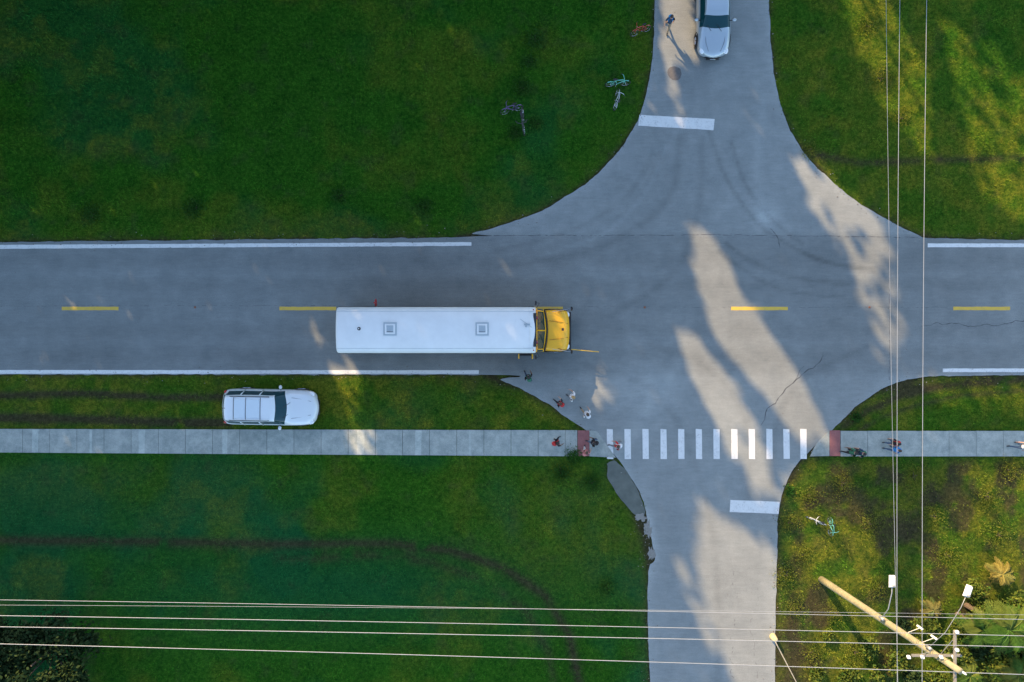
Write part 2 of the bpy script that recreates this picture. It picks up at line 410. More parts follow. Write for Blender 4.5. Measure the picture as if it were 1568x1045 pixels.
def blob(name,c,rx_,ry_,z,mat,n=60,amp=.2,fq=1.7):
    cx,cy=P(*c); vs=[(cx,cy,z)]
    for i in range(n):
        t=2*math.pi*i/n; r=1+amp*(float(fbm(np.array(math.cos(t)*fq+9+cx),np.array(math.sin(t)*fq+9+cy),1,2,3))-.5)*2
        vs.append((cx+rx_*r*math.cos(t),cy+ry_*r*math.sin(t),z))
    m=MB(); m.add(vs,[(0,1+i,1+(i+1)%n) for i in range(n)],mat); return m.obj(name)
blob('asphalt_patch',(1033,113),.38,.38,RZ+.004,M('patch_dark',(.12,.115,.11),.8,var=.4,scale=9),amp=.15)
mpale=M('mud_pale',(.21,.205,.185),.9,var=.3,scale=7)
blob('mud_patch',(992,812),.17,.42,RZ+.005,mpale,amp=1.0,fq=3); blob('mud_patch',(997,848),.15,.35,RZ+.006,mpale,amp=1.0,fq=3); blob('mud_patch',(982,793),.26,.2,RZ+.007,mpale,amp=1.0,fq=3)
# small stones and leaves
mb=MB(); st=[M('stone_light',(.3,.28,.25),.9),M('leaf_brown',(.09,.055,.03),.9)]
for _ in range(700):
    q=random.choice(ROAD[2:-2]); a=random.gauss(0,.25); bb=random.gauss(0,.25)
    if abs(q[0])>29 or abs(q[1])>20: continue
    r=random.uniform(.01,.035); mb.sph((q[0]+a,q[1]+bb,RZ+r*.3),(r,r*random.uniform(.5,1),r*.5),random.choice(st),5,3)
for _ in range(60):
    q=P(random.gauss(990,8),random.uniform(780,870)); r=random.uniform(.01,.03); mb.sph((q[0],q[1],RZ+r*.2),(r,r*random.uniform(.5,1),r*.4),st[0],5,3)
for _ in range(400):
    xx,yy=random.uniform(-28,28),random.uniform(-19,19)
    if bool(inside(np.array([xx]),np.array([yy]),ROAD)[0]):
        r=random.uniform(.01,.028); mb.sph((xx,yy,RZ+r*.3),(r,r*.7,r*.4),random.choice(st),5,3)
mb.obj('gravel')
mb=MB()
for c_ in ((987,471),(1331,471),(653,471),(299,471)):
    q=P(*c_); mb.box((q[0],q[1],RZ+.012),(.11,.11,.02),M('reflector_brown',(.22,.08,.04),.5),taper=.7)
mb.obj('road_reflectors')
# ------------------------------------------------------------ sidewalk
def concmat(name,c1,c2):
    m,nt,b=newmat(name); co=N(nt,'ShaderNodeTexCoord').outputs['Object']
    a=noise(nt,1.6,5,.75,co); g=noise(nt,22,3,.8,co)
    col=mixc(nt,mr(nt,a,.35,.65,0,1),c1,c2)
    col=mixc(nt,1.0,col,gray(nt,mth(nt,'MULTIPLY',mr(nt,g,.25,.75,.75,1.25),attr(nt,'slab'))),'MULTIPLY')
    nt.links.new(col,b.inputs['Base Color']); b.inputs['Roughness'].default_value=.9; return m
cm=concmat('concrete',(.22,.255,.235),(.36,.385,.35))
slabs=[];
def slab(poly,z,tone):
    slabs.append((poly,z,tone))
def ybl(px): return 657+2*max(0,px)/902, 693+6*max(0,px)/902
x0=-1500
while x0<884:
    x1=min(x0+41.5,884); 
    if 884-x1<14: x1=884
    a0,b0=ybl(x0);a1,b1=ybl(x1); g=.25; tone=random.uniform(.95,1.05)
    slab([(x0+g,b0),(x1-g,b1),(x1-g,a1),(x0+g,a0)],.045,tone)
    x0=x1
for jx,jw,jt in ((55,5,1.3),(140,2,1.3),(218,5,1.25),(345,4,1.3),(553,6,1.25),(641,5,1.3),(720,2,1.2)):
    a0,b0=ybl(jx); slab([(jx-jw,b0-.5),(jx+jw*.8,b0-.5),(jx+jw,a0+.5),(jx-jw,a0+.5)],.049,jt)
slab([(902.6,698.8),(943,701),(914,660.3),(902.6,659.3)],.043,1.0)
x0=1286.5
while x0<3000:
    x1=x0+41.5; slab([(x0+.25,699),(x1-.25,699),(x1-.25,660.3),(x0+.25,660)],.045,random.uniform(.95,1.05)); x0=x1
slab([(1240,699),(1269.5,698.4),(1269.5,659.5),(1249,680)],.043,.9)
def slabobj(name,sl,mat):
    vs=[];fs=[];at=[]
    for poly,z,tone in sl:
        o=len(vs); n=len(poly); w=[P(*q) for q in poly]
        vs+=[(a,b,z) for a,b in w]+[(a,b,-.1) for a,b in w]; at+=[tone]*n+[tone*.5]*n
        fs.append([o+i for i in range(n)]); fs+=[[o+i,o+n+i,o+n+(i+1)%n,o+(i+1)%n] for i in range(n)]
    me=bpy.data.meshes.new(name); me.from_pydata(vs,[],fs); t=me.attributes.new('slab','FLOAT','POINT'); t.data.foreach_set('value',at)
    me.materials.append(mat); o=bpy.data.objects.new(name,me); scene.collection.objects.link(o); return o
slabobj('sidewalk',slabs,cm)
red=concmat('tactile_red',(.22,.085,.085),(.29,.12,.115))
for nm,(a,b_) in (('tactile_paving',(884.4,902.2)),('tactile_paving',(1270,1286))):
    mb=MB(); x1,y1=P(a,698.3); x2,y2=P(b_,659.5)
    o=slabobj(nm,[([(a,698.5),(b_,698.5),(b_,659.3),(a,659.3)],.047,1.0)],red)
    for i in range(9):
        for j in range(20):
            mb.cyl((x1+.05+i*(x2-x1-.1)/8,y1+.05+j*(y2-y1-.1)/19,.045),(x1+.05+i*(x2-x1-.1)/8,y1+.05+j*(y2-y1-.1)/19,.053),.016,M('dome_red',(.28,.11,.10),.8),.01,6)
    mb.obj('domes',parent=o)
# puddle
m,nt,b=newmat('muddy_water'); co=N(nt,'ShaderNodeTexCoord').outputs['Object']
nt.links.new(mixc(nt,noise(nt,1.6,4,.65,co),(.055,.068,.055),(.16,.17,.145)),b.inputs['Base Color']); b.inputs['Roughness'].default_value=.25
mb=MB(); w=smooth_poly([((784+S*a),(522.5-S*b_)) for a,b_ in PUD]+[(784+S*PUD[0][0],522.5-S*PUD[0][1])])[:-1]
wq=[]
for q in w:
    a_=P(*q); wq.append((a_[0]+(float(fbm(a_[0],a_[1],.3,2))-.5)*.18,a_[1]+(float(fbm(a_[0],a_[1],.3,5))-.5)*.18,.034))
mb.add(wq,[list(range(len(wq)))],m); mb.obj('puddle')
# ------------------------------------------------------------ sun direction & unseen tree row, its gaps shaped for the light
EL=math.radians(24); du,dv=0.527,-0.85; nn=math.hypot(du,dv); du/=nn; dv/=nn
ux,uy=du,dv; vx,vy=-dv,du   # v axis
tanE=math.tan(EL)
LIT=[([(1000,-60),(1062,-60),(1070,40),(1074,112),(1040,104),(1014,60)],1.0),
 ([(1002,60),(1026,65),(1056,200),(1036,200)],.97),
 ([(1205,235),(1268,255),(1350,330),(1376,400),(1340,430),(1290,390),(1235,320)],.965),
 ([(1295,390),(1378,400),(1394,575),(1340,555)],.9),
 ([(1050,340),(1088,350),(1136,440),(1196,528),(1244,600),(1284,690),(1224,685),(1170,612),(1096,532),(1062,440)],1.0),
 ([(1030,490),(1064,510),(1134,592),(1176,680),(1196,770),(1152,765),(1096,662),(1050,572)],.985),
 ([(1066,755),(1116,790),(1200,850),(1215,1120),(1140,1120),(1098,975),(1058,865)],1.0),
 ([(1028,850),(1052,858),(1108,1010),(1084,1010)],.96),
 ([(1260,-60),(1335,-60),(1430,120),(1430,260),(1345,170)],.97),
 ([(1430,10),(1640,150),(1640,390),(1500,310)],.94),
 ([(1195,190),(1240,240),(1290,290),(1250,235)],.92),
 ([(1400,575),(1640,590),(1640,640),(1440,625)],.9),
 ([(1195,720),(1290,700),(1350,830),(1385,1150),(1195,1150)],.955),
 ([(1470,710),(1640,700),(1640,1150),(1385,1150),(1400,880)],.975),
 ([(1150,1010),(1700,1010),(1700,1300),(1150,1300)],.98),
 ([(508,555),(548,555),(582,705),(545,705)],.94),
 ([(468,490),(486,490),(520,575),(502,575)],.9),
 ([(893,560),(932,562),(945,622),(902,618)],.95)]
# stratified foliage: several jittered layers so the canopy is dense without pin-holes
CV=[];CU=[];CZ=[]
sp=.33
for L in range(5):
    gv,gzz=np.meshgrid(np.arange(-42,42,sp),np.arange(.5,29,sp),indexing='ij'); gv=gv.ravel()+rng.uniform(-.6,.6,gv.size)*sp; gzz=gzz.ravel()+rng.uniform(-.6,.6,gzz.size)*sp
    CV.append(gv);CZ.append(gzz);CU.append(rng.uniform(-46,-33,gv.size))
lv=np.concatenate(CV);lz=np.concatenate(CZ);lu=np.concatenate(CU)
umax=np.clip(.527*np.minimum((lv+9.8)/.85,32)+15.8,-5,40)+3+3*fbm(lv,lv*0,4,1)
top=(umax-lu)*tanE; k=(lz<top)&(lz<28.5); lv,lz,lu=lv[k],lz[k],lu[k]
gu=lu+lz/tanE; wx=gu*ux+lv*vx; wy=gu*uy+lv*vy
pr=np.zeros(len(lv)); jx=wx+rng.normal(0,.06,len(lv)); jy=wy+rng.normal(0,.06,len(lv))
for poly,p in LIT:
    pr=np.maximum(pr,inside(jx,jy,PP(poly))*p)
keep=rng.random(len(lv))>pr  # leaves left out of the unseen canopy so sun reaches the LIT areas
lu,lv,lz=lu[keep],lv[keep],lz[keep]
cx=lu*ux+lv*vx; cy=lu*uy+lv*vy
def leafquads(name,C,size,mat,parent=None,asp=.6,face=None):
    n=len(C); a=rng.normal(size=(n,3)) 
    if face is not None: a=a-(a@face)[:,None]*face*.65
    a/=np.linalg.norm(a,axis=1)[:,None]; b=rng.normal(size=(n,3))
    if face is not None: b=np.cross(a,face+b*.35)
    else: b=np.cross(a,b)
    b/=np.linalg.norm(b,axis=1)[:,None]
    sz=np.asarray(size)[:,None] if np.ndim(size) else size
    V=np.stack([C-a*sz,C+b*sz*asp+a*sz*.1,C+a*sz,C-b*sz*asp+a*sz*.1],1).reshape(-1,3)
    t=np.repeat(rng.random(n),4)
    o=npmesh(name,V,np.arange(4*n).reshape(-1,4),mat,{'tint':t})
    if parent: o.parent=parent
    return o
def leafmat(name,c1,c2):
    m,nt,b=newmat(name); co=N(nt,'ShaderNodeTexCoord').outputs['Object']
    col=mixc(nt,attr(nt,'tint'),c1,c2); col=mixc(nt,mr(nt,noise(nt,1.2,2,.6,co),.35,.65,0,.5),col,tuple(q*.45 for q in c1))
    nt.links.new(col,b.inputs['Base Color']); b.inputs['Roughness'].default_value=.8; b.inputs['Specular IOR Level'].default_value=.12; return m
bark=M('bark',(.12,.09,.065),.9,var=.4,scale=8,bmp=.6)
tr=empty('tree_row',(0,0,0))
sunv=np.array([ux*math.cos(EL),uy*math.cos(EL),-math.sin(EL)])
leafquads('foliage',np.stack([cx,cy,lz],1),rng.uniform(.26,.42,len(cx)),leafmat('leaf_row',(.03,.06,.015),(.07,.11,.03)),tr,.65,sunv)
mb=MB()
for v in (-40,-36,-32,-27,-23,-19,-14,-10,-6,-2,5.6,13.6,22,26,31,36,40):
    u=random.uniform(-43,-37); bx_=u*ux+v*vx; by_=u*uy+v*vy
    hgt=float((np.clip(.527*min((v+9.8)/.85,32)+15.8,-5,40)+38)*tanE)*.85
    pts=[(bx_+random.uniform(-.1,.1)*k,by_+random.uniform(-.1,.1)*k,hgt*k/6) for k in range(7)]
    mb.tube(pts,[.22*(1-.13*k) for k in range(7)],bark,8)
    for k in range(12):
        z=hgt*random.uniform(.3,.95); t=random.uniform(0,6.28); r=random.uniform(1.2,2.6)
        ex,ey,ez=bx_+r*math.cos(t),by_+r*math.sin(t),z+1.1
        g_=(np.array([ex+ez/tanE*ux]),np.array([ey+ez/tanE*uy])); g2=(np.array([(ex+bx_)/2+(z+.4)/tanE*ux]),np.array([(ey+by_)/2+(z+.4)/tanE*uy]))
        if any(inside(*g_,PP(po))[0] or inside(*g2,PP(po))[0] for po,_p in LIT): continue
        mb.tube([(bx_,by_,z),(bx_+r*.5*math.cos(t),by_+r*.5*math.sin(t),z+.4),(ex,ey,ez)],[.07,.045,.015],bark,5)
mb.obj('trunks',parent=tr,smooth=True)
# ------------------------------------------------------------ vegetation in view
def tree(name,base,hgt,rad,nleaf,mat,ncl=26,leaf=.11):
    e=empty(name,(base[0],base[1],0)); mb=MB()
    mb.tube([(0,0,-.1),(.05,.02,hgt*.25),(-.05,.05,hgt*.5),(.02,0,hgt*.8)],[.17,.13,.1,.04],bark,8)
    C=[]
    for i in range(ncl):
        t=random.uniform(0,6.28); rr=rad*math.sqrt(random.random())*.9; zz=hgt*(.45+.5*random.random())*(1-.25*rr/rad)
        c=np.array([rr*math.cos(t),rr*math.sin(t),zz]); mb.tube([(0,0,zz*.55),(c[0]*.5,c[1]*.5,zz*.78),tuple(c)],[.06,.035,.01],bark,5)
        cr=random.uniform(.35,.75)*rad/2.2; k=nleaf//ncl
        C.append(c+rng.normal(size=(k,3))*cr*np.array([.5,.5,.35]))
    mb.obj('trunk',parent=e,smooth=True)
    C=np.vstack(C); leafquads('foliage',C,rng.uniform(leaf*.6,leaf*1.3,len(C)),mat,e)
    return e
dk=leafmat('leaf_dark',(.012,.035,.012),(.04,.065,.018)); gl=leafmat('leaf_olive',(.035,.085,.012),(.15,.17,.025))
tree('oak_tree',P(62,1010,3),4.6,2.3,9000,dk)
tree('oak_tree',P(-45,1035,3),5.2,2.4,6000,dk)
def bushes(name,plist,mat,leaf=.09,spread=.27):
    C=[];mb=MB(); e=empty(name,(0,0,0))
    for px_,py_,r,h in plist:
        c=P(px_,py_,h*.6)
        for k in range(9):
            a=random.uniform(0,6.28); q=(c[0]+r*.6*random.random()*math.cos(a),c[1]+r*.6*random.random()*math.sin(a),h*random.uniform(.4,1))
            mb.tube([(c[0],c[1],-.05),((c[0]+q[0])/2,(c[1]+q[1])/2,q[2]*.6),q],[.025,.018,.006],bark,5)
            C.append(np.array(q)+rng.normal(size=(int(170*r),3))*np.array([r*spread,r*spread,h*.16]))
    C=np.vstack(C); C[:,2]=np.abs(C[:,2])+.03
    mb.obj('stems',parent=e); leafquads('foliage',C,rng.uniform(leaf*.5,leaf*1.2,len(C)),mat,e)
bushes('shrub',[(1375,1010,.8,.7),(1420,960,.7,.9),(1330,990,.6,.5),(1480,960,.9,1.2),(1520,1020,1.0,1.4),(1555,930,.9,1.1),(1435,1040,.9,1.0),(1490,900,.6,.8),(1300,1035,.7,.5),(1250,1030,.5,.4),(1510,930,.8,1.0),(1460,1000,.8,1.1),(1270,975,.4,.3),(1345,1030,.6,.6)],gl)
bushes('shrub',[(1560,1010,1.2,1.8),(1400,1040,.7,.8),(1545,985,.9,1.4),(1380,960,.5,.5),(1500,985,.8,1.0)],dk)
wd=leafmat('leaf_weed',(.015,.08,.010),(.05,.13,.015)); wy_=leafmat('leaf_dryweed',(.07,.12,.012),(.20,.20,.03))
bushes('weeds',[(800,135,.5,.18),(790,205,.4,.15),(820,60,.5,.12),(810,95,.4,.12),(30,1000,.6,.3),(1310,640,.3,.15),(860,720,.5,.15),(905,740,.5,.15),(820,190,.35,.15),(650,315,.4,.1),(1210,750,.25,.15),(930,900,.4,.15),(880,700,.4,.12),(300,320,.5,.1),(140,330,.5,.1),(520,300,.4,.1)],wd,.045,.5)
bushes('weeds',[(1210,800,.4,.12),(1205,880,.45,.12),(1230,850,.35,.12),(1290,740,.5,.12),(1240,760,.4,.12),(1400,730,.5,.12),(1510,760,.6,.14),(1545,720,.4,.12),(1350,900,.5,.14),(1280,940,.45,.14),(1530,820,.6,.2),(1450,850,.5,.14),(1240,230,.3,.1),(1350,120,.5,.1),(1380,180,.4,.1),(1330,40,.4,.1),(1310,1000,.5,.14),(1215,930,.4,.12),(1245,1000,.4,.12),(1330,800,.5,.12),(1430,790,.5,.12)],wy_,.035,.75)
def palm(name,px_,py_,h,r,n,cA,cB):
    base=P(px_,py_,h); e=empty(name,(base[0],base[1],0)); mb=MB(); lm=[M('palm_a_%g'%px_,cA,.8),M('palm_b_%g'%px_,cB,.8)]
    for q_ in lm: q_.node_tree.nodes['Principled BSDF'].inputs['Specular IOR Level'].default_value=.15
    if h>1: mb.tube([(0,0,-.1),(.05,0,h*.5),(0,0,h)],[.16,.13,.12],bark,10)
    o=mb.obj('trunk',parent=e) if h>1 else None
    mb=MB()
    for i in range(n):
        t=2*math.pi*i/n*2.618+random.uniform(-.2,.2); el=random.uniform(.1,1.1); L=r*random.uniform(.75,1.1); m=random.choice(lm)
        d=Vector((math.cos(t),math.sin(t),0)); sdv=Vector((-d.y,d.x,0)); pts=[]
        for k in range(15):
            q=k/14; pts.append(Vector((0,0,h))+d*L*q*math.cos(el*.6)+Vector((0,0,L*(math.sin(el)*q-.75*q*q))))
        mb.tube([tuple(p) for p in pts],[.02*(1-.8*k/14) for k in range(15)],m,4)
        for k in range(2,15):
            for sg in (-1,1):
                for hh_ in (0,.5):
                    p=pts[k] if hh_==0 else (pts[k]+pts[k-1])/2
                    ll=.38*r*math.sin(math.pi*(.15+.8*k/15))*random.uniform(.8,1.1); tip=p+sdv*sg*ll*.8+d*ll*.55+Vector((0,0,-.18*ll-random.uniform(0,.06)))
                    ww=d*.022; mid=(p+tip)/2+Vector((0,0,.03))
                    mb.add([p-ww*.4,p+ww*.4,mid+ww,tip,mid-ww],[(0,1,2,3,4)],m)
    mb.obj('fronds',parent=e,recalc=False)
palm('palm_tree',1545,965,3.2,1.5,20,(.06,.14,.02),(.14,.19,.035))
palm('palm_tree',1505,965,2.0,1.2,16,(.05,.12,.02),(.11,.15,.03))
palm('saw_palmetto',1535,880,.8,.75,15,(.30,.25,.06),(.2,.2,.05))
palm('saw_palmetto',1560,1035,1.8,1.3,16,(.06,.13,.02),(.15,.17,.03))
palm('saw_palmetto',1430,935,.5,.6,12,(.18,.17,.05),(.10,.14,.04))
palm('saw_palmetto',1485,1035,1.0,.9,12,(.06,.12,.02),(.13,.17,.03))
# ------------------------------------------------------------ vehicles
glass=M('tinted_glass',(.006,.045,.055),.05,var=.1); glass.node_tree.nodes['Principled BSDF'].inputs['Specular IOR Level'].default_value=.45
rubber=M('tyre_rubber',(.02,.02,.02),.85); rim=M('alloy_rim',(.5,.5,.52),.3,.9)
blackp=M('black_plastic',(.02,.02,.022),.5); lamp=M('headlamp_lens',(.75,.78,.8),.08,coat=1); redl=M('tail_lamp',(.4,.01,.01),.15,coat=1)
chrome=M('chrome',(.6,.62,.65),.12,.95)
def carring(x,hw,zb,zs,tw,zt,zc,bow=0.0):
    h=[(0,zb),(.82*hw,zb),(.97*hw,zb+.1),(hw,(zb+zs)/2),(hw*.985,zs-.05),(hw*.94,zs),(tw,zt),(tw*.9,zt+.6*(zc-zt)),(tw*.45,zc-.006),(0,zc)]
    bx=lambda a: x+bow*(1-(a/hw)**2)
    r=[(bx(a),a,b) for a,b in h]+[(bx(a),-a,b) for a,b in h[-2:0:-1]]
    return r
def wheel(mb,x,y,R,w):
    sg=1 if y>0 else -1
    mb.cyl((x,y-w/2,R),(x,y+w/2,R),R,rubber,n=24); mb.torus((x,y+sg*w*.42,R),R*.86,.035,rubber)
    mb.cyl((x,y+sg*w*.3,R),(x,y+sg*(w/2+.012),R),R*.64,rim,n=20)
    for k in range(5):
        a=k*1.2566; mb.cyl((x,y+sg*(w/2+.014),R),(x+R*.6*math.cos(a),y+sg*(w/2+.02),R+R*.6*math.sin(a)),.03,chrome,n=6)
def car(name,loc,rot,paint,st,glassspec,kind):
    e=empty(name,loc,rot); mb=MB(); secs=[carring(*s) for s in st]
    def mf(i,j):
        j=min(j,17-j)
        g=glassspec.get(i,'')
        if 'T' in g and j in (7,8,6): return glass
        if 'S' in g and j==5: return glass
        if j in (0,1): return blackp
        return paint
    mb.loft(secs,mf); mb.obj('body',parent=e,smooth=True,sub=2)
    hw=max(s[1] for s in st); L0=st[0][0]; L1=st[-1][0]
    mb=MB(); xf,xr=(L1-.9,L0+.98)
    for x in (xf,xr):
        for sg in (-1,1):
            wheel(mb,x,sg*(hw-.115),.35 if kind=='suv' else .32,.23); mb.torus((x,sg*(hw-.01),.36),.40,.022,blackp)
    mb.obj('wheels',parent=e,smooth=False)
    ws=[s for i,s in enumerate(st) if 'T' in glassspec.get(i,'') and s[0]>0]
    mb=MB(); xm=ws[-1][0]+.3 if ws else .6
    for sg in (-1,1):
        mb.sph((xm,sg*(hw+.12),1.02),(.09,.12,.08),paint,12,8); mb.box((xm-.07,sg*(hw+.12),1.02),(.02,.18,.11),glass); mb.cyl((xm+.02,sg*(hw-.08),.98),(xm,sg*(hw+.06),1.0),.025,blackp)
    mb.obj('mirrors',parent=e,smooth=True)
    return e,hw,L0,L1
silver=M('silver_paint',(.68,.73,.75),.34,.1,var=.04,scale=1.5,coat=.4)
silver2=M('silver_blue_paint',(.40,.47,.52),.3,.35,var=.04,scale=1.5,coat=.6)
st=[(-2.46,.62,.5,.7,.45,.74,.76,-.1),(-2.42,.80,.38,.85,.62,.95,.98,-.11),(-2.36,.88,.3,.98,.66,1.12,1.15,-.12),(-2.28,.92,.3,1.03,.66,1.2,1.24,-.12),(-2.08,.95,.28,1.06,.62,1.62,1.66,-.12),(-1.98,.955,.28,1.06,.64,1.69,1.73,-.10),(-1.35,.965,.26,1.05,.68,1.73,1.79,0),(-1.25,.965,.26,1.05,.68,1.73,1.79,0),(-.35,.965,.26,1.04,.68,1.72,1.79,0),(-.25,.965,.26,1.04,.68,1.72,1.79,.02),(.20,.965,.26,1.03,.65,1.67,1.75,.14),(.26,.965,.26,1.03,.65,1.64,1.72,.15),(.88,.965,.26,1.0,.80,1.12,1.24,.25),(.96,.965,.27,.99,.82,1.06,1.17,.26),(1.55,.955,.28,.95,.79,1.02,1.12,.22),(2.0,.925,.3,.88,.74,.94,1.03,.2),(2.22,.85,.34,.76,.66,.82,.90,.2),(2.34,.72,.38,.62,.54,.68,.74,.2),(2.38,.6,.42,.56,.42,.60,.62,.16)]
gs={3:'T',4:'S',5:'S',6:'S',7:'S',8:'S',9:'S',10:'S',11:'TS'}
pc=P(414,624,.9); e,hw,L0,L1=car('parked_suv',(pc[0],pc[1],0),math.radians(-1),silver,st,gs,'suv')
mb=MB()
for sg in (-1,1):
    mb.tube([(-1.85,sg*.63,1.72),(-1.75,sg*.63,1.80),(.10,sg*.63,1.79),(.22,sg*.62,1.72)],.02,blackp,6)
    mb.sph((2.12,sg*.74,.80),(.22,.15,.08),lamp); mb.sph((-2.34,sg*.80,.95),(.1,.1,.2),redl)
    for xx in (-1.28,-.3): mb.tube([(xx,sg*.93,1.05),(xx,sg*.72,1.68)],.03,silver,5)
for x_ in (-1.62,-.98,-.22): mb.tube([(x_,-.58,1.775),(x_,0,1.797),(x_,.58,1.775)],.012,blackp,5)
for a_ in (-1,1): mb.tube([(1.2,.55*a_,1.15),(1.7,.48*a_,1.085),(2.2,.36*a_,1.0)],.008,blackp,4)
mb.tube([(1.15,.3,1.2),(.85,.05,1.42)],.012,blackp,4); mb.tube([(1.12,-.25,1.2),(.85,-.5,1.38)],.012,blackp,4)
mb.box((2.5,0,.55),(.06,.8,.18),blackp); mb.box((-2.57,0,.6),(.02,.5,.14),white)
mb.tube([(-2.1,0,1.7),(-2.2,0,1.78)],.015,blackp,5)
mb.obj('trim',parent=e,smooth=True)
mb=MB()
for xa,xb in ((-1.58,-1.02),(-.94,-.26)):
    mb.box(((xa+xb)/2,0,1.797),(xb-xa,.98,.016),M('roof_panel',(.60,.68,.72),.25,.1,var=.03,coat=.6))
mb.obj('roof_panels',parent=e,bevel=.006)
# sedan
st2=[(-2.3,.5,.5,.68,.4,.72,.74,-.08),(-2.24,.75,.35,.8,.6,.88,.9,-.1),(-2.1,.84,.28,.88,.66,.97,1.0,-.1),(-1.6,.87,.22,.91,.70,1.03,1.07,-.1),(-1.5,.875,.22,.91,.69,1.08,1.12,-.1),(-.95,.885,.2,.92,.60,1.36,1.4,-.08),(-.85,.885,.2,.92,.60,1.4,1.44,-.05),(-.15,.885,.2,.92,.61,1.42,1.47,0),(-.05,.885,.2,.92,.61,1.42,1.47,.02),(.12,.885,.2,.91,.60,1.4,1.45,.11),(.20,.885,.2,.91,.60,1.37,1.42,.12),(.94,.88,.2,.88,.74,1.00,1.09,.2),(1.02,.88,.2,.87,.76,.96,1.04,.21),(1.45,.865,.22,.83,.71,.90,.98,.18),(1.85,.83,.26,.76,.66,.82,.89,.17),(2.05,.75,.3,.66,.58,.72,.78,.18),(2.17,.62,.34,.56,.48,.6,.65,.18),(2.22,.48,.38,.5,.36,.54,.56,.15)]
gs2={4:'T',5:'S',6:'S',7:'S',8:'S',9:'S',10:'TS'}
cy_=P(1095,88,.7); e,hw,L0,L1=car('sedan',(P(1094.5,20,.9)[0],cy_[1]+2.36,0),math.radians(-90),silver2,st2,gs2,'sedan')
mb=MB()
for sg in (-1,1):
    mb.sph((2.0,sg*.64,.72),(.2,.14,.07),lamp); mb.sph((-2.22,sg*.68,.82),(.08,.14,.07),redl)
    mb.tube([(1.15,.55*sg,1.0),(1.7,.48*sg,.945),(2.1,.32*sg,.83)],.008,blackp,4)
mb.tube([(1.14,.3,1.09),(.85,0,1.26)],.011,blackp,4); mb.tube([(1.12,-.25,1.09),(.85,-.52,1.22)],.011,blackp,4)
mb.box((2.36,0,.45),(.06,.7,.12),blackp); mb.box((2.39,0,.5),(.02,.3,.05),chrome)
mb.obj('trim',parent=e,smooth=True)
# ------------------------------------------------------------ school bus
busy=M('school_bus_yellow',(.85,.43,.012),.4,var=.06,scale=3,coat=.2); busw=M('bus_roof_white',(.70,.72,.71),.55,var=.12,scale=1.2)
hatchm=M('hatch_grey',(.36,.42,.45),.4,var=.1); seamy=M('hood_seam',(.35,.16,.01),.5)
bc=P(514,505.5,3.0); bx0=bc[0]+5.97
e=empty('school_bus',(bx0,bc[1],0))
def bring(x,k=1,top=3.08,zb=.55):
    d=top-3.08
    h=[(0,zb),(1.12,zb),(1.18,zb+.08),(1.18,1.5),(1.18,2.3+d),(1.18,2.58+d),(1.155,2.74+d),(1.08,2.88+d),(.92,2.98+d),(.62,3.04+d),(.3,3.07+d),(0,3.08+d)]
    return [(x,a*k,b) for a,b in h]+[(x,-a*k,b) for a,b in h[-2:0:-1]]
mb=MB()
sx=[(-5.97,.97,3.0),(-5.93,.99,3.05),(-5.85,1,3.08)]+[(x_,1,3.08) for x_ in np.linspace(-5,3.4,9)]+[(3.95,1,3.06),(4.08,.985,3.0),(4.12,.96,2.9)]
mb.loft([bring(x_,k,t) for x_,k,t in sx],lambda i,j: busw if 5<=min(j,21-j) else busy)
mb.obj('body',parent=e,smooth=True).data.set_sharp_from_angle(angle=.7)
mb=MB()
for x_ in np.linspace(-5.4,3.8,14):
    mb.tube([(x_,-1.1,2.86),(x_,-.92,2.975),(x_,-.5,3.052),(x_,0,3.077),(x_,.5,3.052),(x_,.92,2.975),(x_,1.1,2.86)],.009,busw,4)
for sg in (-1,1):
    mb.tube([(-5.9,sg*1.178,2.6),(4.0,sg*1.178,2.6)],.022,blackp,4)
    mb.tube([(-5.9,sg*.93,2.978),(4.0,sg*.93,2.978)],.007,hatchm,4)
mb.obj('roof_ribs',parent=e)
mb=MB()
for hx in (-3.22,1.4):
    mb.box((hx,.05,3.09),(.66,.66,.05),hatchm); mb.box((hx,.05,3.125),(.52,.52,.03),busw,taper=.94)
    mb.box((hx,.05,3.145),(.36,.36,.02),hatchm,taper=.8)
    mb.tube([(hx-.16,-.1,3.165),(hx+.16,-.1,3.165)],.012,blackp,4)
mb.sph((-4.78,.06,3.08),(.09,.09,.05),blackp); mb.cyl((-4.78,.06,3.08),(-4.78,.06,3.16),.03,lamp)
mb.cyl((3.6,.18,3.07),(3.6,.18,3.13),.05,hatchm); mb.box((3.65,.28,3.09),(.3,.06,.04),hatchm)
mb.tube([(3.3,.55,3.05),(3.9,.12,3.12)],.012,hatchm,4); mb.tube([(3.5,-.9,2.98),(3.5,-.92,3.4)],.006,blackp,4)
mb.box((4.05,0,2.93),(.16,1.7,.16),blackp)
for sg in (-1,1):
    for k_,mm in ((.62,redl),(.9,M('amber_lamp',(.8,.3,.02),.2))): mb.cyl((4.1,sg*k_,2.78),(4.2,sg*k_,2.78),.09,mm,n=14)
    mb.box((3.98,sg*1.02,2.98),(.06,.06,.04),redl)
mb.obj('roof_fittings',parent=e,bevel=.006)
mb=MB()
for i in range(12):
    for sg in (-1,1):
        if sg==-1 and i==11: continue
        x_=-5.45+i*.76; mb.box((x_,sg*1.182,2.1),(.62,.012,.62),glass)
        mb.box((x_,sg*1.186,2.1),(.62,.014,.03),blackp)
for z_ in (.95,1.35,1.7):
    for sg in (-1,1): mb.box((-1,sg*1.19,z_),(9.8,.03,.05),blackp)
mb.box((-5.985,0,2.1),(.02,1.5,.6),glass); mb.box((-5.985,0,1.3),(.02,.8,.9),busy)
mb.obj('windows',parent=e)
mb=MB()
